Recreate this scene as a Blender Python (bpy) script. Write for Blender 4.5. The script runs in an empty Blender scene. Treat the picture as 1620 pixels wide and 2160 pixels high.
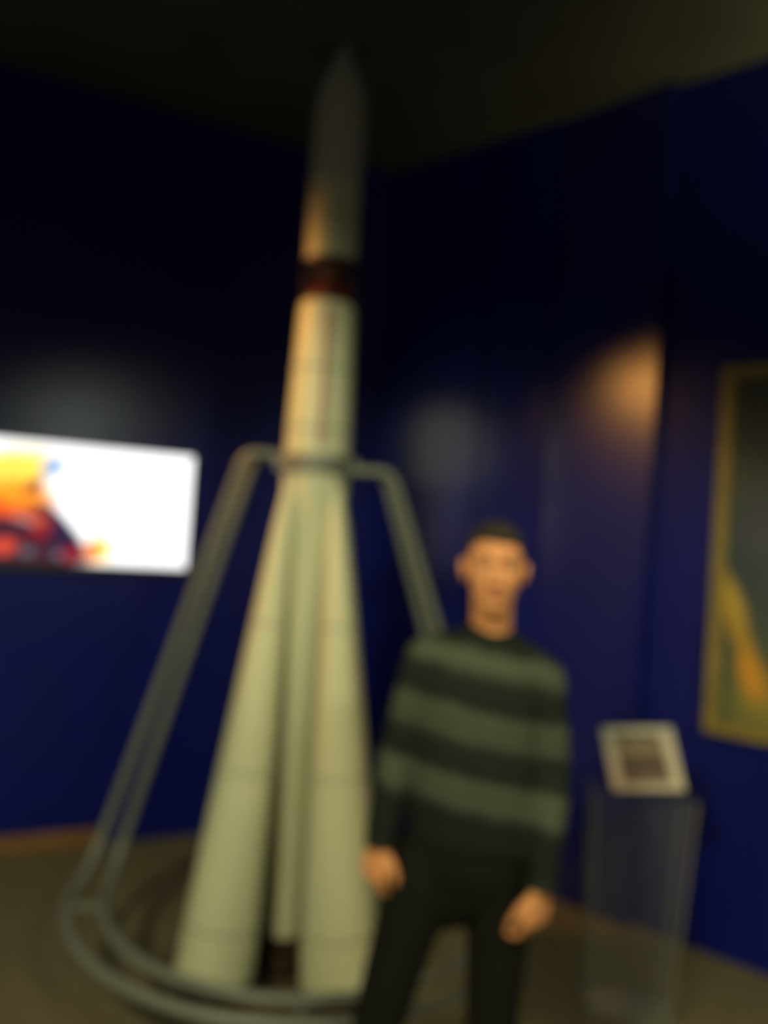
import bpy, bmesh, math, random
from mathutils import Vector, Matrix, Quaternion
random.seed(7)
PI = math.pi
SC = bpy.context.scene
COL = SC.collection

# ------------------------------------------------------------------ camera
F_PX, CAM_H = 1750.0, 1.62
PITCH, ROLL = math.atan(50 / 1750), math.radians(3.8)
CAM = Vector((0, 0, CAM_H))
FW = Vector((0, math.cos(PITCH), math.sin(PITCH)))
U0 = Vector((0, -math.sin(PITCH), math.cos(PITCH)))
R0 = Vector((1, 0, 0))
UP = U0 * math.cos(ROLL) - R0 * math.sin(ROLL)
RT = R0 * math.cos(ROLL) + U0 * math.sin(ROLL)
cd = bpy.data.cameras.new('camera')
cam = bpy.data.objects.new('camera', cd)
COL.objects.link(cam)
cd.sensor_fit = 'VERTICAL'
cd.sensor_height = 24.0
cd.sensor_width = 18.0
cd.lens = F_PX / 2160 * 24.0
cd.clip_start = 0.02
m = Matrix((RT, UP, -FW)).transposed().to_4x4()
m.translation = CAM
cam.matrix_world = m
SC.camera = cam
# the phone missed focus: the lens is focused far too close
USE_DOF = True
cd.dof.use_dof = USE_DOF
cd.dof.focus_distance = 0.40
cd.dof.aperture_fstop = 1.8

SC.view_settings.view_transform = 'Standard'
SC.view_settings.look = 'None'
SC.view_settings.gamma = 1.0
SC.view_settings.use_curve_mapping = False
SC.view_settings.exposure = 0.0

world = bpy.data.worlds.new('world')
SC.world = world
world.use_nodes = True
bg = world.node_tree.nodes['Background']
bg.inputs[0].default_value = (0.9, 0.85, 0.7, 1)
bg.inputs[1].default_value = 0.18


def light(name, kind, loc, target, power, color, size=0.1, angle=60, blend=0.6):
    d = bpy.data.lights.new(name, kind)
    d.energy = power
    d.color = color
    if kind == 'SPOT':
        d.spot_size = math.radians(angle)
        d.spot_blend = blend
        d.shadow_soft_size = size
    elif kind == 'POINT':
        d.shadow_soft_size = size
    o = bpy.data.objects.new(name, d)
    COL.objects.link(o)
    o.location = loc
    if target is not None:
        o.rotation_euler = (Vector(target) - Vector(loc)).to_track_quat('-Z', 'Y').to_euler()
    return o


# ceiling spotlights of the hall, behind and beside the photographer; corner light added
light('hall_spotlight', 'SPOT', (-1.4, -0.8, 3.2), (-0.55, 1.45, 0.0), 520, (1.0, 0.92, 0.55), 0.25, 90, 0.30)
light('hall_spotlight', 'SPOT', (1.3, -0.8, 2.85), (0.2, 2.1, 0.2), 110, (0.88, 1.0, 0.74), 0.15, 76, 0.4)
light('hall_spotlight', 'SPOT', (2.3, 1.0, 2.95), (0.9, 2.2, 0.4), 90, (1.0, 0.84, 0.46), 0.15, 80, 0.6)
light('hall_spotlight', 'SPOT', (1.9, 0.9, 3.1), (0.28, 2.15, 1.25), 75, (1.0, 0.84, 0.46), 0.10, 38, 0.8)
light('left_spotlight', 'SPOT', (-2.5, 2.75, 3.27), (-0.22, 3.07, 1.91), 330, (1.0, 0.41, 0.09), 0.10, 41.8, 1.0)
light('added_corner_light', 'SPOT', (-0.72, 4.20, 2.22), (0.40, 4.36, 2.12), 5, (1.0, 0.98, 0.64), 0.28, 70, 0.8)  # unseen light added to make the pale patch beside the corner
light('wall_uplighter', 'SPOT', (2.35, 1.9, 2.75), (2.3, 2.9, 3.72), 110, (1.0, 0.86, 0.34), 0.15, 110, 1.0)


# ------------------------------------------------------------------ helpers
def ray(x, y):
    return FW + RT * ((x - 810) / F_PX) + UP * ((1080 - y) / F_PX)


def at(x, y, Y):
    """world point of the photo position (x, y) at real depth Y"""
    r = ray(x, y)
    return CAM + r * (Y / r.y)


def col(c):
    return (c[0], c[1], c[2], 1.0)


def mat(name, color, rough=0.6, metal=0.0, spec=0.4, noise=0.12, nscale=12.0, bump=0.0, bscale=80.0, stretch=(1, 1, 1), sheen=0.0):
    mt = bpy.data.materials.new(name)
    mt.use_nodes = True
    nt = mt.node_tree
    b = nt.nodes['Principled BSDF']
    b.inputs['Roughness'].default_value = rough
    b.inputs['Metallic'].default_value = metal
    b.inputs['Specular IOR Level'].default_value = spec
    tc = nt.nodes.new('ShaderNodeTexCoord')
    mp = nt.nodes.new('ShaderNodeMapping')
    mp.inputs['Scale'].default_value = stretch
    nt.links.new(tc.outputs['Object'], mp.inputs['Vector'])
    n = nt.nodes.new('ShaderNodeTexNoise')
    n.inputs['Scale'].default_value = nscale
    n.inputs['Detail'].default_value = 5
    nt.links.new(mp.outputs[0], n.inputs['Vector'])
    r = nt.nodes.new('ShaderNodeValToRGB')
    r.color_ramp.elements[0].position = 0.3
    r.color_ramp.elements[1].position = 0.7
    r.color_ramp.elements[0].color = col([c * (1 - noise) for c in color])
    r.color_ramp.elements[1].color = col([min(1, c * (1 + noise)) for c in color])
    nt.links.new(n.outputs['Fac'], r.inputs['Fac'])
    nt.links.new(r.outputs['Color'], b.inputs['Base Color'])
    if bump:
        n2 = nt.nodes.new('ShaderNodeTexNoise')
        n2.inputs['Scale'].default_value = bscale
        n2.inputs['Detail'].default_value = 4
        nt.links.new(mp.outputs[0], n2.inputs['Vector'])
        bp = nt.nodes.new('ShaderNodeBump')
        bp.inputs['Strength'].default_value = bump
        bp.inputs['Distance'].default_value = 0.01
        nt.links.new(n2.outputs['Fac'], bp.inputs['Height'])
        nt.links.new(bp.outputs['Normal'], b.inputs['Normal'])
    if sheen:
        b.inputs['Sheen Weight'].default_value = sheen
    return mt


class MB:
    """collects shapes and links them as one mesh object"""

    def __init__(s):
        s.v, s.f, s.uv = [], [], {}

    def add(s, vs, fs):
        o = len(s.v)
        s.v += [Vector(v) for v in vs]
        s.f += [tuple(i + o for i in f) for f in fs]
        return s

    def box(s, c, size, rot=None):
        c = Vector(c)
        vs = []
        for dx in (-.5, .5):
            for dy in (-.5, .5):
                for dz in (-.5, .5):
                    p = Vector((dx * size[0], dy * size[1], dz * size[2]))
                    vs.append(c + (rot @ p if rot else p))
        return s.add(vs, [(0, 1, 3, 2), (4, 6, 7, 5), (0, 4, 5, 1), (2, 3, 7, 6), (0, 2, 6, 4), (1, 5, 7, 3)])

    def prism(s, poly, d):
        """poly: list of points, extruded by the vector d"""
        d = Vector(d)
        poly = [Vector(p) for p in poly]
        n = len(poly)
        fs = [tuple(range(n)), tuple(range(2 * n - 1, n - 1, -1))]
        fs += [(i, i + n, (i + 1) % n + n, (i + 1) % n) for i in range(n)]
        return s.add(poly + [p + d for p in poly], fs)

    def lathe(s, prof, c=(0, 0, 0), n=48, axis=None):
        """prof: list of (r, z)"""
        c = Vector(c)
        q = Vector((0, 0, 1)).rotation_difference(Vector(axis).normalized()) if axis else Quaternion()
        vs, fs = [], []
        for r, z in prof:
            for k in range(n):
                a = 2 * PI * k / n
                vs.append(c + q @ Vector((r * math.cos(a), r * math.sin(a), z)))
        m_ = len(prof)
        for i in range(m_ - 1):
            for k in range(n):
                a, b = i * n + k, i * n + (k + 1) % n
                fs.append((a, b, b + n, a + n))
        fs.append(tuple(range(n - 1, -1, -1)))
        fs.append(tuple(range((m_ - 1) * n, m_ * n)))
        return s.add(vs, fs)

    def tube(s, pts, r, n=14, closed=False):
        """round tube along pts; r a number or a list of radii"""
        pts = [Vector(p) for p in pts]
        N = len(pts)
        rs = r if isinstance(r, (list, tuple)) else [r] * N
        tang = []
        for i in range(N):
            if closed:
                t = pts[(i + 1) % N] - pts[i - 1]
            else:
                t = pts[min(i + 1, N - 1)] - pts[max(i - 1, 0)]
            tang.append(t.normalized())
        ref = Vector((0, 0, 1)) if abs(tang[0].z) < .9 else Vector((1, 0, 0))
        nn = tang[0].cross(ref).normalized()
        vs, fs = [], []
        for i in range(N):
            t = tang[i]
            nn = (nn - t * nn.dot(t)).normalized()
            bb = t.cross(nn)
            for k in range(n):
                a = 2 * PI * k / n
                vs.append(pts[i] + (nn * math.cos(a) + bb * math.sin(a)) * rs[i])
        for i in range(N if closed else N - 1):
            for k in range(n):
                a, b = i * n + k, i * n + (k + 1) % n
                c_, d_ = ((i + 1) % N) * n + (k + 1) % n, ((i + 1) % N) * n + k
                fs.append((a, b, c_, d_))
        if not closed:
            fs.append(tuple(range(n - 1, -1, -1)))
            fs.append(tuple(range((N - 1) * n, N * n)))
        return s.add(vs, fs)

    def ellipsoid(s, c, rad, rot=None, nu=24, nv=14):
        c = Vector(c)
        vs, fs = [], []
        for j in range(1, nv):
            th = PI * j / nv
            for k in range(nu):
                a = 2 * PI * k / nu
                p = Vector((rad[0] * math.sin(th) * math.cos(a), rad[1] * math.sin(th) * math.sin(a), rad[2] * math.cos(th)))
                vs.append(c + (rot @ p if rot else p))
        for j in range(nv - 2):
            for k in range(nu):
                a, b = j * nu + k, j * nu + (k + 1) % nu
                fs.append((a, a + nu, b + nu, b))
        top, bot = Vector((0, 0, rad[2])), Vector((0, 0, -rad[2]))
        vs += [c + (rot @ top if rot else top), c + (rot @ bot if rot else bot)]
        t, b_ = len(vs) - 2, len(vs) - 1
        for k in range(nu):
            fs.append((t, k, (k + 1) % nu))
            o = (nv - 2) * nu
            fs.append((b_, o + (k + 1) % nu, o + k))
        return s.add(vs, fs)

    def limb(s, pts, rs, n=18):
        """tapered limb with round ends"""
        pts = [Vector(p) for p in pts]
        P, Rr = [], []
        t0 = (pts[1] - pts[0]).normalized()
        for a in (80, 50, 25):
            P.append(pts[0] - t0 * rs[0] * math.sin(math.radians(a)))
            Rr.append(rs[0] * math.cos(math.radians(a)))
        P += pts
        Rr += list(rs)
        t1 = (pts[-1] - pts[-2]).normalized()
        for a in (25, 50, 80):
            P.append(pts[-1] + t1 * rs[-1] * math.sin(math.radians(a)))
            Rr.append(rs[-1] * math.cos(math.radians(a)))
        return s.tube(P, Rr, n)

    def loft(s, secs, n=32):
        """secs: list of (centre, half width along x, half depth along y, x-axis tilt)"""
        vs, fs = [], []
        for c, rx, ry, tilt in secs:
            c = Vector(c)
            for k in range(n):
                a = 2 * PI * k / n
                ca, sa = math.cos(a), math.sin(a)
                e = 0.85
                x = rx * math.copysign(abs(ca) ** e, ca)
                y = ry * math.copysign(abs(sa) ** e, sa)
                vs.append(c + Vector((x, y, -tilt * x)))
        for i in range(len(secs) - 1):
            for k in range(n):
                a, b = i * n + k, i * n + (k + 1) % n
                fs.append((a, b, b + n, a + n))
        fs.append(tuple(range(n - 1, -1, -1)))
        L = (len(secs) - 1) * n
        fs.append(tuple(range(L, L + n)))
        return s.add(vs, fs)

    def build(s, name, material, parent=None, smooth=False, origin=None, bevel=0.0):
        me = bpy.data.meshes.new(name)
        o_ = Vector(origin) if origin is not None else Vector((0, 0, 0))
        me.from_pydata([tuple(v - o_) for v in s.v], [], s.f)
        bm = bmesh.new()
        bm.from_mesh(me)
        bmesh.ops.recalc_face_normals(bm, faces=bm.faces)
        if bevel:
            bmesh.ops.bevel(bm, geom=list(bm.edges), offset=bevel, segments=2, affect='EDGES', clamp_overlap=True)
        if smooth:
            for f in bm.faces:
                f.smooth = True
            for e in bm.edges:
                if len(e.link_faces) == 2 and e.calc_face_angle(0) > math.radians(38):
                    e.smooth = False
        bm.to_mesh(me)
        bm.free()
        if material:
            me.materials.append(material)
        ob = bpy.data.objects.new(name, me)
        COL.objects.link(ob)
        if parent:
            ob.parent = parent
            ob.location = o_ - wloc(parent)
        else:
            ob.location = o_
        return ob


def wloc(o):
    v = Vector((0, 0, 0))
    while o:
        v += o.location
        o = o.parent
    return v


def empty(name, loc):
    o = bpy.data.objects.new(name, None)
    o.empty_display_size = 0.1
    COL.objects.link(o)
    o.location = loc
    return o


def tag(o, label, cat, group=None):
    o['label'] = label
    o['category'] = cat
    if group:
        o['group'] = group
    return o


def struct(o, label=None):
    o['kind'] = 'structure'
    if label:
        o['label'] = label
    return o


def bez(p0, p1, p2, n=10):
    p0, p1, p2 = Vector(p0), Vector(p1), Vector(p2)
    return [p0 * (1 - t) ** 2 + p1 * 2 * t * (1 - t) + p2 * t * t for t in [i / n for i in range(n + 1)]]


# ------------------------------------------------------------------ the hall
M_wall = mat('deep_blue_wall_paint', (0.0045, 0.0078, 0.118), 0.24, spec=0.33, noise=0.10, nscale=2.2, bump=0.05, bscale=160)
M_panel = mat('deep_blue_gloss_panel', (0.0045, 0.0078, 0.118), 0.20, spec=1.0, noise=0.10, nscale=2.2, bump=0.05, bscale=160)
M_floor = mat('olive_brown_carpet', (0.150, 0.128, 0.074), 0.95, spec=0.1, noise=0.22, nscale=38, bump=0.6, bscale=420)
M_ceil = mat('black_ceiling_paint', (0.066, 0.070, 0.064), 0.9, spec=0.1, noise=0.15, nscale=3)
M_base = mat('brown_wood_baseboard', (0.17, 0.085, 0.030), 0.5, noise=0.3, nscale=9, stretch=(1, 1, 12))

CORNER = Vector((-0.064, 4.761, 0))
DL = Vector((-0.819, -0.398, 0)).normalized()      # along the left wall, away from the corner
DR = Vector((0.708, -0.618, 0)).normalized()       # along the right wall, away from the corner
NL = Vector((-DL.y, DL.x, 0))
NL = NL if NL.y < 0 else -NL                         # into the room
NR = Vector((-DR.y, DR.x, 0))
NR = NR if NR.y < 0 else -NR
Z = Vector((0, 0, 1))
CEIL = 3.72


def wallbox(mb, o, d, n, s0, s1, z0, z1, t0, t1):
    a = o + d * s0 + n * t0 + Z * z0
    return mb.prism([a, a + d * (s1 - s0), a + d * (s1 - s0) + n * (t1 - t0), a + n * (t1 - t0)], Z * (z1 - z0))


fl = MB().prism([(-6, -4, 0), (6, -4, 0), (6, 6, 0), (-6, 6, 0)], (0, 0, -0.1)).build('floor', M_floor)
struct(fl)
ce = MB().prism([(-6, -4, CEIL), (6, -4, CEIL), (6, 6, CEIL), (-6, 6, CEIL)], (0, 0, 0.1)).build('ceiling', M_ceil)
struct(ce)
wl = wallbox(MB(), CORNER, DL, NL, -0.12, 6.2, 0, CEIL, -0.12, 0).build('wall_left', M_wall)
struct(wl)
wr = wallbox(MB(), CORNER, DR, NR, -0.12, 6.6, 0, CEIL, -0.12, 0).build('wall_right', M_wall)
struct(wr)
# tall flat panels on the right wall, the middle one proud of its neighbours
wallbox(MB(), CORNER, DR, NR, 0.0, 0.70, 0, CEIL, 0, 0.012).build('wall_panel', M_wall, wr, bevel=0.002)
wallbox(MB(), CORNER, DR, NR, 0.71, 1.10, 0, CEIL, 0, 0.012).build('wall_panel', M_wall, wr, bevel=0.002)
pa, pb_ = CORNER + DR * 1.11, CORNER + DR * 1.665     # turned askew only to throw the left spotlight's highlight at the camera
MB().prism([pa, pb_, pb_ + NR * 0.056, pa + NR * 0.004], Z * CEIL).build('wall_panel', M_panel, wr, bevel=0.003)
bb = wallbox(MB(), CORNER, DL, NL, 1.385, 6.0, 0, 0.085, 0, 0.016).build('baseboard_left', M_base, bevel=0.003)
struct(bb)

# ------------------------------------------------------------------ television
def rgbmix(nt, fac, a, b):
    n = nt.nodes.new('ShaderNodeMix')
    n.data_type = 'RGBA'
    nt.links.new(fac, n.inputs[0])
    for i, x in ((6, a), (7, b)):
        if isinstance(x, tuple):
            n.inputs[i].default_value = col(x)
        else:
            nt.links.new(x, n.inputs[i])
    return n.outputs[2]


def picture_color(nt, base, blobs, wobble=0.02, wscale=9):
    """soft painted shapes laid over one another in the panel's own UV metres"""
    uv = nt.nodes.new('ShaderNodeUVMap')
    ns = nt.nodes.new('ShaderNodeTexNoise')
    ns.inputs['Scale'].default_value = wscale
    nt.links.new(uv.outputs[0], ns.inputs['Vector'])
    sb = nt.nodes.new('ShaderNodeVectorMath')
    sb.operation = 'SUBTRACT'
    nt.links.new(ns.outputs['Color'], sb.inputs[0])
    sb.inputs[1].default_value = (.5, .5, .5)
    sc_ = nt.nodes.new('ShaderNodeVectorMath')
    sc_.operation = 'SCALE'
    nt.links.new(sb.outputs[0], sc_.inputs[0])
    sc_.inputs['Scale'].default_value = wobble
    ad = nt.nodes.new('ShaderNodeVectorMath')
    ad.operation = 'ADD'
    nt.links.new(uv.outputs[0], ad.inputs[0])
    nt.links.new(sc_.outputs[0], ad.inputs[1])
    cur = base
    for (u, v, ru, rv, ang, soft, c) in blobs:
        mp = nt.nodes.new('ShaderNodeMapping')
        mp.vector_type = 'TEXTURE'
        mp.inputs['Location'].default_value = (u, v, 0)
        mp.inputs['Rotation'].default_value = (0, 0, math.radians(ang))
        mp.inputs['Scale'].default_value = (ru, rv, 1)
        nt.links.new(ad.outputs[0], mp.inputs['Vector'])
        mul = nt.nodes.new('ShaderNodeVectorMath')
        mul.operation = 'MULTIPLY'
        mul.inputs[1].default_value = (1, 1, 0)
        nt.links.new(mp.outputs[0], mul.inputs[0])
        ln = nt.nodes.new('ShaderNodeVectorMath')
        ln.operation = 'LENGTH'
        nt.links.new(mul.outputs[0], ln.inputs[0])
        mr = nt.nodes.new('ShaderNodeMapRange')
        mr.interpolation_type = 'SMOOTHSTEP'
        mr.inputs['From Min'].default_value = 1 + soft
        mr.inputs['From Max'].default_value = max(0.0, 1 - soft)
        nt.links.new(ln.outputs['Value'], mr.inputs['Value'])
        cur = rgbmix(nt, mr.outputs['Result'], cur, c)
    return cur


def uv_panel(name, material, parent, o, du, dv, w, h, n, thick, origin):
    """thin slab whose front carries a UV map in metres"""
    a = Vector(o)
    pts = [a, a + du * w, a + du * w + dv * h, a + dv * h]
    mb = MB().prism(pts, -n * thick)
    ob = mb.build(name, material, parent, origin=origin)
    me = ob.data
    ul = me.uv_layers.new(name='UVMap')
    for lp in me.loops:
        p = me.vertices[lp.vertex_index].co + Vector(origin) - a
        ul.data[lp.index].uv = (p.dot(du), p.dot(dv))
    return ob


M_bezel = mat('black_plastic_bezel', (0.010, 0.010, 0.011), 0.35, spec=0.5, noise=0.05)
TV_S0, TV_S1, TV_Z0, TV_Z1 = 1.060, 2.090, 1.385, 1.957
tvo = CORNER + DL * ((TV_S0 + TV_S1) / 2) + Z * TV_Z0
tv = empty('television', tvo)
tag(tv, 'flat television showing a bright white picture with orange and red shapes', 'television')
B = 0.014
wallbox(MB(), CORNER, DL, NL, TV_S0 - B, TV_S1 + B, TV_Z0 - 0.034, TV_Z1 + B, 0.025, 0.050).build('back_cover', M_bezel, tv, origin=tvo, bevel=0.004)
wallbox(MB(), CORNER, DL, NL, 1.35, 1.80, 1.5, 1.85, 0.0, 0.026).build('wall_bracket', M_bezel, tv, origin=tvo)
for s0, s1, z0, z1 in ((TV_S0 - B, TV_S1 + B, TV_Z1, TV_Z1 + B), (TV_S0 - B, TV_S1 + B, TV_Z0 - 0.034, TV_Z0),
                       (TV_S0 - B, TV_S0, TV_Z0, TV_Z1), (TV_S1, TV_S1 + B, TV_Z0, TV_Z1)):
    wallbox(MB(), CORNER, DL, NL, s0, s1, z0, z1, 0.050, 0.060).build('bezel', M_bezel, tv, origin=tvo, bevel=0.002)
M_scr = bpy.data.materials.new('television_picture')
M_scr.use_nodes = True
nt = M_scr.node_tree
nt.nodes.remove(nt.nodes['Principled BSDF'])
em = nt.nodes.new('ShaderNodeEmission')
# u runs from the left end of the screen to the right, v from its bottom
tvw = TV_S1 - TV_S0


def tvuv(x, y):
    r = ray(x, y)
    n3 = NL
    t = ((CORNER + NL * 0.055) - CAM).dot(n3) / r.dot(n3)
    p = CAM + r * t
    return tvw - ((p - CORNER).dot(DL) - TV_S0), p.z - TV_Z0


def tb(x, y, ru, rv, ang, soft, c):
    u, v = tvuv(x, y)
    return (u, v, ru, rv, ang, soft, c)


shapes = [
    tb(0, 1005, .24, .115, 20, .35, (1.5, 0.95, 0.12)),
    tb(40, 1050, .16, .085, -5, .35, (1.4, 0.45, 0.03)),
    tb(-70, 1085, .24, .09, 5, .3, (1.1, 0.13, 0.025)),
    tb(113, 985, .055, .035, 40, .5, (0.12, 0.42, 0.95)),
    tb(72, 1025, .055, .022, 45, .5, (0.14, 0.03, 0.04)),
    tb(35, 1148, .30, .120, -10, .20, (0.075, 0.022, 0.04)),
    tb(120, 1110, .150, .052, -42, .25, (0.035, 0.020, 0.065)),
    tb(150, 1165, .100, .050, -10, .3, (0.050, 0.020, 0.05)),
    tb(70, 1088, .080, .030, -22, .5, (0.65, 0.09, 0.03)),
    tb(82, 1118, .050, .030, 0, .6, (0.35, 0.015, 0.02)),
    tb(6, 1152, .060, .034, 10, .6, (0.85, 0.09, 0.05)),
    tb(58, 1165, .032, .016, 0, .6, (0.16, 0.16, 0.18)),
    tb(212, 1158, .060, .060, 0, .5, (1.6, 1.1, 0.25)),
    tb(197, 1162, .040, .050, 0, .5, (1.3, 0.32, 0.03)),
    tb(152, 1170, .045, .036, 0, .6, (0.40, 0.015, 0.03)),
    tb(122, 1170, .018, .018, 0, .6, (0.20, 0.20, 0.24)),
]
c = picture_color(nt, (1.5, 1.5, 1.5), shapes, 0.03, 14)
nt.links.new(c, em.inputs['Color'])
em.inputs['Strength'].default_value = 1.0
nt.links.new(em.outputs[0], nt.nodes['Material Output'].inputs['Surface'])
uv_panel('screen', M_scr, tv, CORNER + DL * TV_S1 + NL * 0.056 + Z * TV_Z0, -DL, Z, tvw, TV_Z1 - TV_Z0, NL, 0.004, tvo)

# ------------------------------------------------------------------ framed painting on the right wall
M_frame = mat('dull_gold_frame', (0.21, 0.155, 0.030), 0.5, metal=0.0, spec=0.4, noise=0.25, nscale=30)
P_S0, P_S1, P_Z0, P_Z1 = 1.945, 3.05, 0.900, 2.420
po = CORNER + DR * ((P_S0 + P_S1) / 2) + Z * P_Z0
pic = empty('framed_painting', po)
tag(pic, 'large dark painting with an orange streak in a dull gold frame', 'painting')
FWD = 0.055
for s0, s1, z0, z1 in ((P_S0, P_S0 + FWD, P_Z0, P_Z1), (P_S1 - FWD, P_S1, P_Z0, P_Z1),
                       (P_S0 + FWD, P_S1 - FWD, P_Z0, P_Z0 + FWD), (P_S0 + FWD, P_S1 - FWD, P_Z1 - FWD, P_Z1)):
    wallbox(MB(), CORNER, DR, NR, s0, s1, z0, z1, 0.0, 0.045).build('frame_rail', M_frame, pic, origin=po, bevel=0.006)
M_can = bpy.data.materials.new('oil_painting')
M_can.use_nodes = True
nt = M_can.node_tree
pb = nt.nodes['Principled BSDF']
pb.inputs['Roughness'].default_value = 0.5
cw, ch = P_S1 - P_S0 - 2 * FWD, P_Z1 - P_Z0 - 2 * FWD


def puv(x, y):
    r = ray(x, y)
    t = ((CORNER + NR * 0.03) - CAM).dot(NR) / r.dot(NR)
    p = CAM + r * t
    return (p - CORNER).dot(DR) - P_S0 - FWD, p.z - P_Z0 - FWD


def pq(x, y, ru, rv, ang, soft, c):
    u, v = puv(x, y)
    return (u, v, ru, rv, ang, soft, c)


shapes = [
    (cw / 2, ch * 0.93, 0.9, 0.34, 0, .4, (0.017, 0.017, 0.008)),
    (cw / 2, ch * 0.48, 0.9, 0.26, 0, .6, (0.024, 0.036, 0.040)),
    pq(1605, 1110, .09, .12, 0, .6, (0.045, 0.045, 0.056)),
    (cw / 2, 0.05, 0.9, 0.27, 0, .4, (0.075, 0.090, 0.035)),
    pq(1612, 1490, .12, .10, 10, .6, (0.20, 0.17, 0.030)),
    pq(1560, 1335, .035, .30, 25.5, .5, (0.36, 0.20, 0.015)),
    pq(1535, 1250, .040, .14, 28, .5, (0.42, 0.27, 0.03)),
    pq(1582, 1425, .045, .10, 18, .5, (0.55, 0.24, 0.012)),
]
c = picture_color(nt, (0.05, 0.06, 0.04), shapes, 0.025, 8)
nt.links.new(c, pb.inputs['Base Color'])
uv_panel('canvas', M_can, pic, CORNER + DR * (P_S0 + FWD) + NR * 0.03 + Z * (P_Z0 + FWD), DR, Z, cw, ch, NR, 0.02, po)

# ------------------------------------------------------------------ rocket model
AX = Vector((-0.258, 3.05, 0))
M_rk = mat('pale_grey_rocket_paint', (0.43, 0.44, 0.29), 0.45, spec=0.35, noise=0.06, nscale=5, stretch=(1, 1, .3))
M_rk2 = mat('grey_fairing_paint', (0.27, 0.275, 0.235), 0.45, spec=0.35, noise=0.06, nscale=5, stretch=(1, 1, .3))  # fairing is a darker grey than the stages below
M_line = mat('panel_band_grey', (0.30, 0.31, 0.22), 0.5, noise=0.1)
M_red = mat('dark_red_truss', (0.030, 0.007, 0.006), 0.5, noise=0.2)
M_redbright = mat('red_dome', (0.11, 0.008, 0.006), 0.45, noise=0.15)
M_noz = mat('dark_bronze_nozzle', (0.045, 0.024, 0.015), 0.4, metal=0.3, noise=0.25, nscale=20)
M_dark = mat('soot_black_base', (0.012, 0.010, 0.008), 0.7, noise=0.2)
M_strip = mat('red_brown_strip', (0.22, 0.075, 0.035), 0.5, noise=0.12)
rk = empty('rocket_model', AX)
tag(rk, 'tall pale rocket model with four tapered side boosters and dark red gap', 'rocket model')

core = MB().lathe([(0.056, 0.16), (0.066, 0.17), (0.070, 0.40), (0.084, 0.9), (0.108, 1.55), (0.119, 1.75), (0.121, 1.86), (0.117, 2.05), (0.110, 2.25), (0.104, 2.43), (0.100, 2.452)], AX, 56).build('core_stage', M_rk, rk, True, AX)
for zz, rr in ((1.99, .1195), (2.21, .1125)):
    MB().lathe([(rr - .004, zz - .008), (rr + .002, zz - .007), (rr + .002, zz + .007), (rr - .004, zz + .008)], AX, 56).build('joint_band', M_line, core, True, AX)
# thin red-brown strip up the front of the core
a = math.radians(-82)
dd = Vector((math.cos(a), math.sin(a), 0))
tt = Vector((-math.sin(a), math.cos(a), 0))
mb = MB()
for z0, z1, r0, r1 in ((1.93, 2.19, .119, .1115), (2.19, 2.42, .1115, .1045)):
    for q in (0,):
        b0, b1 = AX + dd * (r0 - .006) + Z * z0, AX + dd * (r1 - .006) + Z * z1
        w = tt * .011
        t_ = dd * .017
        mb.add([b0 - w, b0 + w, b0 + w * .8 + t_, b0 - w * .8 + t_, b1 - w, b1 + w, b1 + w * .8 + t_, b1 - w * .8 + t_],
               [(0, 3, 2, 1), (4, 5, 6, 7), (0, 1, 5, 4), (1, 2, 6, 5), (2, 3, 7, 6), (3, 0, 4, 7)])
mb.build('core_strip', M_strip, core, origin=AX)

# open truss between the stages
for zz in (2.60, 2.452):
    inter = MB().lathe([(.090, zz), (.101, zz), (.101, zz + .014), (.090, zz + .014)], AX, 48).build('interstage_ring', M_red, rk, True, AX)
for k in range(12):
    a0, a1 = 2 * PI * k / 12, 2 * PI * (k + 1) / 12
    p0 = AX + Vector((math.cos(a0), math.sin(a0), 0)) * .096 + Z * (2.464 if k % 2 else 2.604)
    p1 = AX + Vector((math.cos(a1), math.sin(a1), 0)) * .096 + Z * (2.604 if k % 2 else 2.464)
    MB().tube([p0, p1], .0055, 8).build('truss_strut', M_red, inter, True, AX)
MB().lathe([(.001, 2.545), (.03, 2.541), (.055, 2.525), (.072, 2.50), (.080, 2.47), (.080, 2.45)], AX, 40).build('tank_dome', M_redbright, rk, True, AX)
MB().lathe([(.030, 2.53), (.045, 2.56), (.050, 2.60), (.050, 2.62)], AX, 32).build('upper_engine', M_noz, rk, True, AX)

up = MB().lathe([(.085, 2.612), (.0965, 2.618), (.0965, 2.90), (.0945, 2.905), (.0945, 2.91)], AX, 56).build('upper_stage', M_rk, rk, True, AX)
MB().lathe([(.094, 2.755), (.0985, 2.756), (.0985, 2.768), (.094, 2.769)], AX, 56).build('joint_band', M_line, up, True, AX)
MB().lathe([(.0945, 2.905), (.098, 2.92), (.099, 3.10), (.097, 3.17), (.089, 3.235), (.074, 3.29), (.052, 3.345), (.030, 3.39), (.014, 3.415), (.010, 3.44), (.001, 3.445)], AX, 56).build('nose_fairing', M_rk2, rk, True, AX)

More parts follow.
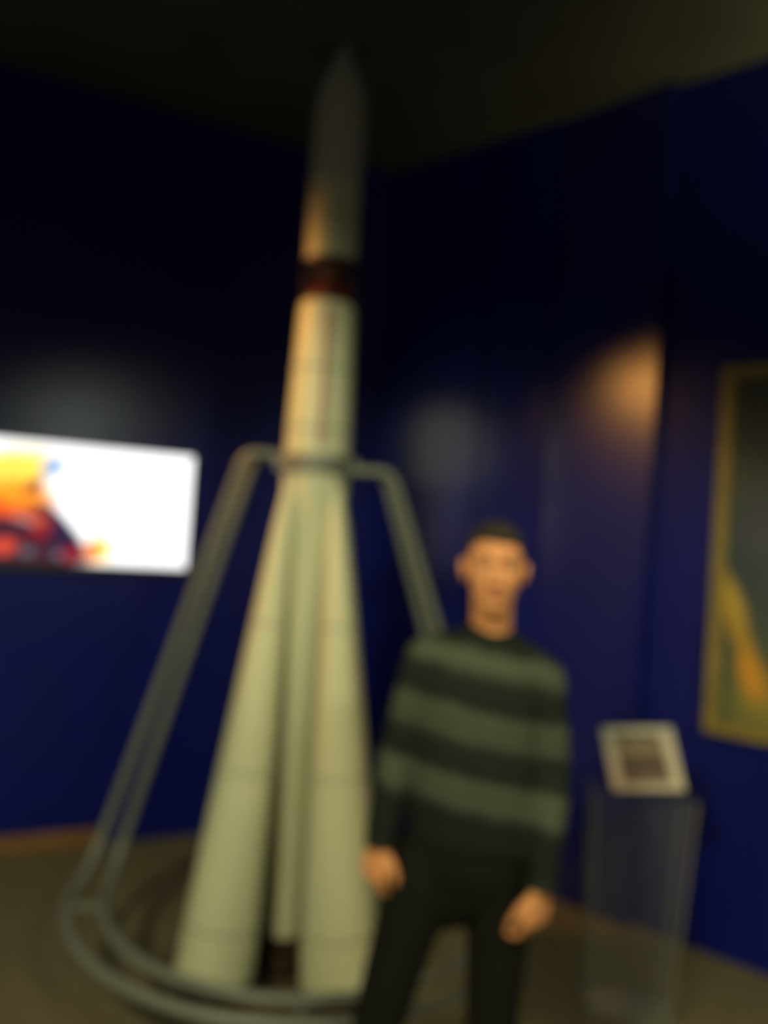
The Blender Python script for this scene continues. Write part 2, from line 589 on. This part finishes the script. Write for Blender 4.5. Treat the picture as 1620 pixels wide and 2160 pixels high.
BT, BB = 1.79, 0.115
nozz_me = None
for k in range(4):
    az = math.radians(-135 + 90 * k)
    e = Vector((math.cos(az), math.sin(az), 0))
    top = AX + e * 0.118 + Z * BT
    bot = AX + e * 0.298 + Z * BB
    ax_ = (bot - top)
    L = ax_.length
    u = ax_.normalized()
    prof = []
    for t, r in ((0, .006), (.008, .016), (.02, .022), (.10, .036), (.30, .060), (.55, .089), (.80, .116), (.93, .129), (1.0, .131)):
        prof.append((r, t * L))
    bo = MB().lathe(prof, top, 44, u).build('booster', M_rk, rk, True, AX)
    for t, r in ((.30, .060), (.60, .0945), (.90, .1265)):
        MB().lathe([(r - .004, t * L - .007), (r + .0015, t * L - .006), (r + .0025, t * L + .006), (r - .002, t * L + .007)], top, 44, u).build('joint_band', M_line, bo, True, AX)
    MB().lathe([(.120, L), (.118, L + .012), (.02, L + .014)], top, 40, u).build('base_plate', M_dark, bo, True, AX)
    MB().ellipsoid(top + Z * .012, (.017, .017, .022)).build('ball_joint', M_line, bo, True, AX)
    side = Vector((-e.y, e.x, 0))
    for dx, dy in ((1, 1), (1, -1), (-1, 1), (-1, -1)):
        c_ = bot + e * .052 * dx + side * .052 * dy
        MB().lathe([(.022, -.005), (.026, -.02), (.024, -.032), (.034, -.07), (.042, -.105), (.040, -.105), (.020, -.03)], c_, 20, (0, 0, 1)).build('nozzle', M_noz, bo, True, AX)
    # small tail fin on the outer side
    f0 = bot + e * .128
    MB().prism([f0 + Z * .10 - e * .012 - side * .003, f0 + Z * .01 - side * .003, f0 + e * .040 + Z * .0 - side * .003, f0 + e * .030 + Z * .05 - side * .003], side * .006).build('tail_fin', M_rk, bo, origin=AX)
for dx, dy in ((1, 0), (-1, 0), (0, 1), (0, -1)):
    c_ = AX + Vector((dx, dy, 0)) * .042 + Z * .165
    MB().lathe([(.018, 0), (.024, -.02), (.022, -.032), (.030, -.07), (.038, -.115), (.036, -.115), (.018, -.03)], c_, 20).build('nozzle', M_noz, core, True, AX)
M_disc = mat('dark_disc', (0.075, 0.055, 0.030), 0.7, noise=0.2)  # thin dark disc lying on the carpet under the rocket
pl = MB().lathe([(0.46, 0.0), (0.46, 0.006), (0.456, 0.008)], AX, 64).build('disc', M_disc, None, True, AX)
tag(pl, 'low round dark disc on the carpet under the rocket', 'disc')

# ------------------------------------------------------------------ tubular stand around the rocket
M_tube = mat('grey_painted_steel_tube', (0.112, 0.120, 0.100), 0.45, spec=0.45, noise=0.08, nscale=20)
RC = Vector((-0.215, 3.07, 0))
st = empty('tubular_stand', RC)
tag(st, 'grey steel tube stand with curved front rails bracing the rocket', 'stand')
ZR = 0.29


def hoop(R, Rs, xl, xr, yo, zl, zr_):
    """one bent tube: arm - strut - bend - front arc - bend - strut - arm"""
    pts = []
    cl = AX + Vector((-.115, 0, 0)) + Z * zl
    el = AX + Vector((-xl, yo, 0)) + Z * (zl + .008)
    fl_ = RC + Vector((-Rs, 0.10, 0)) + Z * (ZR + .10)
    ar0 = RC + Vector((-R * math.cos(math.radians(12)), -R * math.sin(math.radians(12)), 0)) + Z * ZR
    pts.append(cl)
    d1, d2 = (cl - el).normalized(), (fl_ - el).normalized()
    pts += bez(el + d1 * .05, el, el + d2 * .06, 8)
    pts.append(el.lerp(fl_, .5))
    pts += bez(el.lerp(fl_, .90), fl_ + (fl_ - el) * .065, ar0, 12)
    for i in range(1, 60):
        a = math.radians(180 + 12 + (156 * i / 60))
        pts.append(RC + Vector((R * math.cos(a), R * math.sin(a), 0)) + Z * ZR)
    ar1 = RC + Vector((R * math.cos(math.radians(12)), -R * math.sin(math.radians(12)), 0)) + Z * ZR
    er = AX + Vector((xr, yo, 0)) + Z * (zr_ + .004)
    cr = AX + Vector((.115, 0, 0)) + Z * zr_
    fr = RC + Vector((Rs, 0.10, 0)) + Z * (ZR + .10)
    d1, d2 = (cr - er).normalized(), (fr - er).normalized()
    pts += bez(ar1, fr + (fr - er) * .065, er.lerp(fr, .90), 12)
    pts.append(er.lerp(fr, .5))
    pts += bez(er + d2 * .06, er, er + d1 * .05, 8)
    pts.append(cr)
    return pts


MB().tube(hoop(0.800, 0.772, 0.262, 0.278, -0.022, 1.885, 1.850), 0.0185, 16).build('outer_tube', M_tube, st, True, RC)
MB().tube(hoop(0.680, 0.690, 0.230, 0.252, 0.022, 1.885, 1.850), 0.0185, 16).build('inner_tube', M_tube, st, True, RC)
MB().lathe([(.122, 1.825), (.134, 1.828), (.134, 1.892), (.122, 1.895)], AX, 56).build('collar', M_tube, st, True, RC)
for sx in (-1, 1):
    MB().box(AX + Vector((.137 * sx, 0, 1.862)), (.03, .06, .05)).build('collar_clamp', M_tube, st, origin=RC, bevel=.004)
# brackets tying the rails together and short legs under the front arc
for adeg in (196, 276, 296, 344):
    a = math.radians(adeg)
    e = Vector((math.cos(a), math.sin(a), 0))
    MB().tube([RC + e * .682 + Z * ZR, RC + e * .798 + Z * ZR], .011, 10).build('cross_bracket', M_tube, st, True, RC)
for adeg in (268, 316):
    for rr in (.80,):
        a = math.radians(adeg)
        e = Vector((math.cos(a), math.sin(a), 0))
        p = RC + e * rr
        MB().tube([p + Z * .008, p + Z * ZR], .014, 12).build('leg', M_tube, st, True, RC)
        MB().lathe([(.04, 0), (.04, .006), (.02, .01)], p, 24).build('foot_plate', M_tube, st, True, RC)

# ------------------------------------------------------------------ acrylic sign stand
M_acr = bpy.data.materials.new('clear_acrylic')
M_acr.use_nodes = True
nt = M_acr.node_tree
b = nt.nodes['Principled BSDF']
b.inputs['Base Color'].default_value = (0.80, 0.82, 0.78, 1)
b.inputs['Roughness'].default_value = 0.35
nz = nt.nodes.new('ShaderNodeTexNoise')
nz.inputs['Scale'].default_value = 6
mr = nt.nodes.new('ShaderNodeMapRange')
mr.inputs['To Min'].default_value = 0.010
mr.inputs['To Max'].default_value = 0.018
nt.links.new(nz.outputs['Fac'], mr.inputs['Value'])
nt.links.new(mr.outputs['Result'], b.inputs['Alpha'])
M_edge = mat('frosted_acrylic_edge', (0.14, 0.15, 0.11), 0.4, noise=0.1)
M_plate = mat('white_sign_board', (0.40, 0.385, 0.30), 0.5, noise=0.05)
M_text = bpy.data.materials.new('brown_printed_notice')
M_text.use_nodes = True
nt = M_text.node_tree
b = nt.nodes['Principled BSDF']
b.inputs['Roughness'].default_value = 0.5
uvn = nt.nodes.new('ShaderNodeUVMap')
sx = nt.nodes.new('ShaderNodeSeparateXYZ')
nt.links.new(uvn.outputs[0], sx.inputs[0])
rp = nt.nodes.new('ShaderNodeValToRGB')
rp.color_ramp.elements[0].position = 0.0
rp.color_ramp.elements[0].color = (0.10, 0.08, 0.062, 1)
rp.color_ramp.elements[1].position = 1.0
rp.color_ramp.elements[1].color = (0.19, 0.165, 0.115, 1)
for p_, c_ in ((.14, (.095, .075, .06)), (.20, (.055, .042, .034)), (.38, (.058, .046, .036)), (.46, (.15, .125, .085)), (.60, (.145, .12, .08)), (.68, (.09, .072, .055)), (.80, (.15, .13, .09))):
    e_ = rp.color_ramp.elements.new(p_)
    e_.color = col(c_)
mr = nt.nodes.new('ShaderNodeMath')
mr.operation = 'DIVIDE'
nt.links.new(sx.outputs['Y'], mr.inputs[0])
mr.inputs[1].default_value = 0.25
nt.links.new(mr.outputs[0], rp.inputs['Fac'])
nt.links.new(rp.outputs['Color'], b.inputs['Base Color'])

so = at(1320, 2125, 3.0)
so.z = 0
sg = empty('sign_stand', so)
tag(sg, 'clear acrylic sign stand with a tilted white notice board on top', 'sign stand')
yaw = Matrix.Rotation(math.radians(-8), 3, 'Z')


def sp(x, y, z):
    return so + yaw @ Vector((x, y, z))


TZ = 0.775
W0, W1 = 0.135, 0.172
D0, D1 = 0.075, 0.10
xs = 0.0
for nm, q0, q1, q2, q3, n in (
        ('front_pane', (-W0, -D0), (W0, -D0), (W1 + .01, -D1), (-W1 + .01, -D1), (0, 1)),
        ('back_pane', (-W0, D0), (W0, D0), (W1 + .01, D1), (-W1 + .01, D1), (0, -1)),
        ('side_pane', (-W0, -D0), (-W0, D0), (-W1 + .01, D1), (-W1 + .01, -D1), (1, 0)),
        ('side_pane', (W0, -D0), (W0, D0), (W1 + .01, D1), (W1 + .01, -D1), (-1, 0))):
    MB().prism([sp(*q0, 0.006), sp(*q1, 0.006), sp(*q2, TZ), sp(*q3, TZ)], yaw @ Vector((n[0] * .005, n[1] * .005, 0))).build(nm, M_acr, sg, origin=so)
for sx_ in (-1, 1):
    for sy in (-1, 1):
        MB().tube([sp(W0 * sx_, D0 * sy, 0.006), sp(W1 * sx_ + .01, D1 * sy, TZ)], .0045, 6).build('edge_strip', M_edge, sg, origin=so)
MB().box(sp(0, 0, .005), (2 * W0 + .03, 2 * D0 + .03, .010), yaw).build('base_plate', M_edge, sg, origin=so, bevel=.003)
# tilted board
pl0 = [at(1295, 1667, 2.90), at(1446, 1667, 2.89), at(1416, 1533, 3.06), at(1267, 1533, 3.07)]
uvec = (pl0[1] - pl0[0]).normalized()
vvec = (pl0[3] - pl0[0]).normalized()
nvec = uvec.cross(vvec).normalized()
if nvec.y > 0:
    nvec = -nvec
bdz = 0.0
bd = MB().prism(pl0, -nvec * .012).build('notice_board', M_plate, sg, origin=so, bevel=.002)
wv, hv = (pl0[1] - pl0[0]).length, (pl0[3] - pl0[0]).length
q = [pl0[0] + (pl0[1] - pl0[0]) * a_ + (pl0[3] - pl0[0]) * b_ + nvec * .0025 for a_, b_ in ((.16, .10), (.84, .10), (.84, .88), (.16, .88))]
ob = MB().prism(q, -nvec * .004).build('printed_notice', M_text, bd, origin=so)
ul = ob.data.uv_layers.new(name='UVMap')
for lp in ob.data.loops:
    p_ = ob.data.vertices[lp.vertex_index].co + so - q[0]
    ul.data[lp.index].uv = (p_.dot(uvec), p_.dot(vvec))
mid_b = (pl0[0] + pl0[1] + pl0[2] + pl0[3]) / 4 - nvec * .012
MB().box(Vector((mid_b.x, mid_b.y + .01, (TZ + mid_b.z) / 2 - .004)), (.05, .04, mid_b.z - TZ + .012)).build('support_block', M_edge, sg, origin=so)
MB().prism([sp(-W1 + .01, -D1, TZ), sp(W1 + .01, -D1, TZ), sp(W1 + .01, D1, TZ), sp(-W1 + .01, D1, TZ)], (0, 0, .006)).build('top_pane', M_acr, sg, origin=so)

# ------------------------------------------------------------------ the man
M_skin = mat('skin', (0.55, 0.240, 0.096), 0.55, spec=0.25, noise=0.07, nscale=30)
M_lip = mat('lips', (0.42, 0.13, 0.085), 0.45, noise=0.05)
M_hair = mat('short_dark_brown_hair', (0.018, 0.013, 0.008), 0.7, noise=0.3, nscale=120, bump=0.5, bscale=300)
M_trou = mat('black_trousers_cloth', (0.0045, 0.0050, 0.0036), 0.85, spec=0.15, noise=0.15, nscale=14, bump=0.25, bscale=28)
M_shoe = mat('black_shoe_leather', (0.008, 0.008, 0.008), 0.4, noise=0.1)
M_white = mat('eye_white', (0.55, 0.5, 0.45), 0.25, noise=0.02)
M_iris = mat('dark_iris', (0.03, 0.02, 0.012), 0.2, noise=0.05)
D = 2.15


def remesh(mb, name, material, parent, voxel, smooth_it=6, origin=None, fac=0.5):
    o_ = Vector(origin)
    me = bpy.data.meshes.new(name)
    me.from_pydata([tuple(v - o_) for v in mb.v], [], mb.f)
    bm = bmesh.new()
    bm.from_mesh(me)
    bmesh.ops.recalc_face_normals(bm, faces=bm.faces)
    bm.to_mesh(me)
    bm.free()
    ob = bpy.data.objects.new(name, me)
    COL.objects.link(ob)
    md = ob.modifiers.new('r', 'REMESH')
    md.mode = 'VOXEL'
    md.voxel_size = voxel
    if smooth_it:
        s_ = ob.modifiers.new('s', 'SMOOTH')
        s_.factor = fac
        s_.iterations = smooth_it
    dg = bpy.context.evaluated_depsgraph_get()
    nm = bpy.data.meshes.new_from_object(ob.evaluated_get(dg))
    ob.modifiers.clear()
    ob.data = nm
    bpy.data.meshes.remove(me)
    nm.name = name
    for p in nm.polygons:
        p.use_smooth = True
    nm.materials.clear()
    nm.materials.append(material)
    if parent:
        ob.parent = parent
        ob.location = o_ - wloc(parent)
    else:
        ob.location = o_
    return ob


FOOT = Vector(at(905, 2300, D).to_2d().to_3d())
FOOT.z = 0
# joints: photo position of each joint at its real depth
J = dict(
    neck=at(1038, 1325, D + .01), chest=at(1010, 1480, D + .02), waist=at(998, 1680, D + .02), pelvis=at(990, 1800, D + .02),
    shl=at(898, 1385, D + .01), shr=at(1148, 1425, D + .01),
    ell=at(842, 1580, D + .03), elr=at(1163, 1630, D + .01),
    wrl=at(800, 1778, D - .03), wrr=at(1142, 1872, D - .10),
    hil=at(902, 1805, D + .02), hir=at(1060, 1825, D + .02),
)


def ground(x, d, z):
    return Vector((x, d, z))


J['knl'] = at(799, 2150, D - .02)
J['knr'] = at(1036, 2150, D - .02)
J['anl'] = Vector((J['knl'].x - .035, D + .05, .085))
J['anr'] = Vector((J['knr'].x + .01, D + .05, .085))
HC = at(1043, 1200, D - .03)
HS = 0.945
HR = Matrix.Rotation(math.radians(-5), 3, 'Z') @ Matrix.Rotation(math.radians(1.0), 3, 'Y')


def hp(x, y, z):
    return HC + HR @ (Vector((x, y, z)) * HS)


def hd(*r):
    return tuple(v * HS for v in r)


body = MB()
# head: skull, face, jaw, nose, brow, cheeks, ears
body.ellipsoid(hp(0, .018, .028), hd(.076, .096, .088), HR)
body.ellipsoid(hp(0, -.030, -.020), hd(.066, .064, .080), HR)
body.ellipsoid(hp(0, -.030, -.060), hd(.056, .056, .052), HR)
body.ellipsoid(hp(0, -.058, -.094), hd(.030, .026, .022), HR)
body.limb([hp(0, -.088, .018), hp(0, -.100, -.010), hp(0, -.110, -.030)], [.009, .010, .013], 12)
for s in (-1, 1):
    body.limb([hp(.012 * s, -.092, .026), hp(.045 * s, -.078, .028)], [.011, .009], 12)
    body.ellipsoid(hp(.036 * s, -.064, -.022), hd(.024, .022, .022), HR)
    body.ellipsoid(hp(.012 * s, -.098, -.034), hd(.009, .010, .008), HR)
    body.ellipsoid(hp(.081 * s, .012, -.012), hd(.011, .020, .030), HR @ Matrix.Rotation(math.radians(14 * s), 3, 'Y'))
    body.ellipsoid(hp(.084 * s, .018, .008), hd(.010, .018, .016), HR)
for s in (-1, 1):
    body.limb([hp(.020 * s, -.0835, .0135), hp(.032 * s, -.0830, .0155), hp(.045 * s, -.0760, .0125)], [.0050, .0055, .0045], 10)   # upper lids
    body.limb([hp(.022 * s, -.0815, -.0035), hp(.032 * s, -.0815, -.0050), hp(.043 * s, -.0750, -.0030)], [.0040, .0045, .0040], 10)
body.limb([hp(-.018, -.088, -.062), hp(0, -.092, -.060), hp(.018, -.088, -.062)], [.008, .009, .008], 12)
# neck and trunk
body.limb([hp(0, .018, -.055), J['neck'] + Vector((0, .02, .01)), J['neck'] + Vector((0, .02, -.05))], [.051, .052, .058], 22)
body.limb([J['neck'] + Vector((0, .02, -.06)), J['shl']], [.042, .044])
body.limb([J['neck'] + Vector((0, .02, -.06)), J['shr']], [.042, .044])
body.loft([(J['pelvis'] - Z * .06, .11, .075, .05), (J['pelvis'], .120, .080, .05), (J['waist'], .115, .080, .06), (J['chest'], .135, .095, .08), (J['chest'] + Z * .10, .130, .09, .1), (J['neck'] - Z * .04, .06, .06, .1)])
for s in 'lr':
    body.limb([J['sh' + s], J['el' + s], J['wr' + s]], [.044, .037, .026])
    body.limb([J['hi' + s], J['kn' + s], J['an' + s]], [.056, .050, .038])
    body.limb([J['an' + s], J['an' + s] + Vector((0, -.06, -.045)), J['an' + s] + Vector((0, -.15, -.055))], [.036, .034, .024])


def hand(w, A, Bv, N, sc=1.0):
    """w wrist, A towards the finger tips, Bv towards the thumb side, N the palm side"""
    A, Bv, N = A.normalized(), Bv.normalized(), N.normalized()
    offs = (.031, .0105, -.0100, -.0300)
    lens = ((.040, .025, .020), (.044, .028, .021), (.040, .026, .020), (.032, .020, .017))
    kn = (.086, .090, .085, .076)
    for i in range(4):
        root = w + Bv * offs[i] * .62 * sc + A * .012 * sc
        k = w + A * kn[i] * sc + Bv * offs[i] * sc
        body.limb([root, root.lerp(k, .6) + N * .002, k], [.0165 * sc, .0155 * sc, .0115 * sc], 12)
        p = k
        pts, rs = [k], [.0098 * sc]
        for j, an in enumerate((32, 72, 108)):
            an += (0, 4, 8, 12)[i]
            dr = A * math.cos(math.radians(an)) + N * math.sin(math.radians(an))
            p = p + dr * lens[i][j] * sc
            pts.append(p)
            rs.append((.0086, .0078, .0070)[j] * sc)
        body.limb(pts, rs, 12)
    t0 = w + A * .022 * sc + Bv * .020 * sc
    t1 = t0 + (A * .70 + Bv * .62 + N * .35).normalized() * .040 * sc
    t2 = t1 + (A * .88 + Bv * .22 + N * .40).normalized() * .032 * sc
    t3 = t2 + (A * .86 + Bv * .02 + N * .50).normalized() * .024 * sc
    body.limb([t0, t1, t2, t3], [.0165 * sc, .0130 * sc, .0108 * sc, .0090 * sc], 12)


# his right hand (left in the photo): back of the hand outward and forward, thumb forward-inward
hand(J['wrl'], Vector((-.13, -.05, -1)), Vector((.75, -.65, 0)), Vector((.60, .70, -.05)), 0.98)
hand(J['wrr'], Vector((-.14, -.06, -1)), Vector((-.80, -.58, .05)), Vector((-.50, .75, -.05)), 0.98)
man = remesh(body, 'person', M_skin, None, .0034, 4, FOOT)
tag(man, 'person in a dark striped sweater and black trousers standing beside the rocket', 'person')

# eyes, brows, lips
for s in (-1, 1):
    ey = MB().ellipsoid(hp(.032 * s, -.0775, .005), hd(.0140, .0100, .0062), HR, 16, 10).build('eye', M_white, man, True, FOOT)
    MB().ellipsoid(hp(.0335 * s, -.0862, .0052), hd(.0056, .0030, .0054), HR, 12, 8).build('iris', M_iris, ey, True, FOOT)
    MB().limb([hp(.015 * s, -.1010, .0335), hp(.031 * s, -.0960, .036), hp(.050 * s, -.0790, .030)], [.0032, .0038, .0026], 8).build('eyebrow', M_hair, man, True, FOOT)
MB().limb([hp(-.021, -.0905, -.061), hp(-.008, -.0985, -.059), hp(.008, -.0985, -.059), hp(.021, -.0905, -.061)], [.003, .0048, .0048, .003], 10).limb(
    [hp(-.018, -.0900, -.0655), hp(0, -.0970, -.068), hp(.018, -.0900, -.0655)], [.003, .0055, .003], 10).build('lips', M_lip, man, True, FOOT)
# cropped hair: a cap that thins out at the forehead and above the ears
hb = MB()
hb.ellipsoid(hp(0, .030, .050), hd(.0785, .094, .082), HR, 36, 22)
hb.ellipsoid(hp(0, .046, .010), hd(.078, .078, .075), HR, 36, 22)
hb.ellipsoid(hp(.006, -.012, .088), hd(.058, .062, .034), HR, 30, 18)
for s in (-1, 1):
    hb.ellipsoid(hp(.0675 * s, .004, .030), hd(.010, .024, .034), HR, 16, 10)
remesh(hb, 'hair', M_hair, man, .005, 3, FOOT)

# sweater with broad pale bands
M_sw = bpy.data.materials.new('dark_green_striped_knit')
M_sw.use_nodes = True
nt = M_sw.node_tree
b = nt.nodes['Principled BSDF']
b.inputs['Roughness'].default_value = 0.9
b.inputs['Specular IOR Level'].default_value = 0.12
tc = nt.nodes.new('ShaderNodeTexCoord')
sx = nt.nodes.new('ShaderNodeSeparateXYZ')
nt.links.new(tc.outputs['Object'], sx.inputs[0])


def mth(op, a, b_):
    n = nt.nodes.new('ShaderNodeMath')
    n.operation = op
    for i, v in enumerate((a, b_)):
        if isinstance(v, (int, float)):
            n.inputs[i].default_value = v
        else:
            nt.links.new(v, n.inputs[i])
    return n.outputs[0]


TILT = 0.17
hgt = mth('ADD', sx.outputs['Z'], mth('MULTIPLY', sx.outputs['X'], TILT))
ns = nt.nodes.new('ShaderNodeTexNoise')
ns.inputs['Scale'].default_value = 7
hgt = mth('ADD', hgt, mth('MULTIPLY', mth('SUBTRACT', ns.outputs['Fac'], .5), .030))


def bandz(y):
    p = at(979, y, D - .08) - FOOT
    return p.z + TILT * p.x


HLO, HHI = bandz(1800), bandz(1300)
fac = mth('DIVIDE', mth('SUBTRACT', hgt, HLO), HHI - HLO)
rp = nt.nodes.new('ShaderNodeValToRGB')
rp.color_ramp.interpolation = 'LINEAR'
dk, md_, lt = (.0085, .0120, .0095), (.017, .022, .018), (.062, .074, .049)


def fy(y):
    return (bandz(y) - HLO) / (HHI - HLO)


lm = (.046, .055, .038)
stops = [(1800, dk), (1728, dk), (1712, md_), (1700, lm), (1686, lt), (1672, lm), (1660, lt), (1648, lt), (1634, md_), (1618, dk), (1596, md_), (1584, dk), (1572, md_), (1556, lm),
         (1540, lt), (1530, lm), (1518, lt), (1500, lt), (1484, md_), (1468, dk), (1452, md_), (1440, dk), (1424, md_), (1410, lm), (1396, lt), (1374, lt), (1360, md_), (1346, dk), (1300, dk)]
els = rp.color_ramp.elements
while len(els) > 1:
    els.remove(els[-1])
for i, (y, c_) in enumerate(stops):
    p_ = min(1, max(0, fy(y)))
    if i == 0:
        els[0].position = p_
        els[0].color = col(c_)
    else:
        e_ = els.new(p_)
        e_.color = col(c_)
nt.links.new(fac, rp.inputs['Fac'])
n2 = nt.nodes.new('ShaderNodeTexNoise')
n2.inputs['Scale'].default_value = 55
mm = nt.nodes.new('ShaderNodeMix')
mm.data_type = 'RGBA'
mm.blend_type = 'MULTIPLY'
mm.inputs[0].default_value = 0.5
nt.links.new(rp.outputs['Color'], mm.inputs[6])
r2 = nt.nodes.new('ShaderNodeValToRGB')
r2.color_ramp.elements[0].color = (.55, .55, .55, 1)
r2.color_ramp.elements[1].color = (1.0, 1.0, 1.0, 1)
nt.links.new(n2.outputs['Fac'], r2.inputs['Fac'])
nt.links.new(r2.outputs['Color'], mm.inputs[7])
nt.links.new(mm.outputs[2], b.inputs['Base Color'])
wv_ = nt.nodes.new('ShaderNodeTexNoise')
wv_.inputs['Scale'].default_value = 16
bp = nt.nodes.new('ShaderNodeBump')
bp.inputs['Strength'].default_value = 0.35
bp.inputs['Distance'].default_value = 0.02
nt.links.new(wv_.outputs['Fac'], bp.inputs['Height'])
nt.links.new(bp.outputs['Normal'], b.inputs['Normal'])

sw = MB()
sw.loft([(at(993, 1782, D + .02), .166, .112, .08), (at(994, 1760, D + .02), .170, .116, .08), (at(998, 1660, D + .02), .163, .112, .10), (at(1005, 1540, D + .02), .160, .116, .12),
         (at(1014, 1450, D + .02), .163, .118, .13), (at(1022, 1395, D + .02), .150, .105, .13), (at(1030, 1355, D + .02), .110, .085, .12), (at(1035, 1338, D + .022), .070, .066, .08)])
for s in 'lr':
    sh, el_, wr_ = J['sh' + s], J['el' + s], J['wr' + s]
    sw.limb([J['neck'] + Vector((0, .02, -.036)), sh.lerp(J['neck'], .12) + Z * -.004], [.056, .053])
    sw.tube([sh.lerp(el_, -.06), sh.lerp(el_, .15), sh.lerp(el_, .5), el_, el_.lerp(wr_, .3), el_.lerp(wr_, .75), wr_.lerp(el_, .06), wr_ + (wr_ - el_) * .05],
            [.050, .056, .053, .050, .049, .044, .040, .036], 22)
    sw.ellipsoid(sh + Z * -.005, (.054, .056, .056))
sweater = remesh(sw, 'sweater', M_sw, man, .007, 8, FOOT)
cn = J['neck'] + Vector((0, .010, -.020))
ring = [cn + Vector((.063 * math.cos(t), .064 * math.sin(t), -.10 * .063 * math.cos(t) + .018 * math.sin(t))) for t in [2 * PI * i / 40 for i in range(40)]]
M_col = mat('dark_knit_collar', (.016, .020, .015), 0.9, spec=.1, noise=.2, nscale=60)
MB().tube(ring, .0095, 10, True).build('collar', M_col, sweater, True, FOOT)
M_cuff = M_col
for s in 'lr':
    w_, e_ = J['wr' + s], J['el' + s]
    u = (w_ - e_).normalized()
    MB().tube([w_ - u * .035, w_ - u * .03, w_ + u * .010, w_ + u * .014], [.036, .0395, .037, .033], 22).build('cuff', M_cuff, sweater, True, FOOT)

# trousers
tr = MB()
tr.loft([(at(944, 1945, D + .02), .030, .050, .0), (at(952, 1925, D + .02), .062, .072, .02), (at(962, 1895, D + .02), .105, .090, .03), (J['pelvis'] - Z * .07, .140, .102, .05), (J['pelvis'] - Z * .03, .160, .110, .05), (J['pelvis'] + Z * .02, .160, .108, .06), (J['pelvis'] + Z * .055, .152, .100, .06)])
for s, q in (('l', -1), ('r', 1)):
    hi, kn, an = J['hi' + s], J['kn' + s], J['an' + s]
    tr.tube([hi + Z * .03, hi.lerp(kn, .15), hi.lerp(kn, .5), kn, kn.lerp(an, .4), an.lerp(kn, .06), an - Z * .035], [.085, .092, .080, .066, .064, .066, .066], 26)
trousers = remesh(tr, 'trousers', M_trou, man, .008, 8, FOOT)
# shoes
for s in 'lr':
    an = J['an' + s]
    g = Vector((an.x, an.y, 0))
    sb = MB()
    sb.limb([g + Vector((0, .045, .045)), g + Vector((0, -.05, .048)), g + Vector((0, -.15, .034))], [.040, .042, .036])
    sb.limb([g + Vector((0, .03, .075)), g + Vector((0, .02, .11))], [.040, .040])
    sh_ = remesh(sb, 'shoe', M_shoe, man, .007, 6, FOOT)
    pts = []
    for i in range(32):
        t = 2 * PI * i / 32
        y = -.055 + .150 * math.sin(t)
        pts.append(g + Vector((.044 * math.cos(t) * (1 - .12 * math.sin(t)), y, 0)))
    MB().prism(pts, (0, 0, .018)).build('sole', M_shoe, sh_, origin=FOOT)
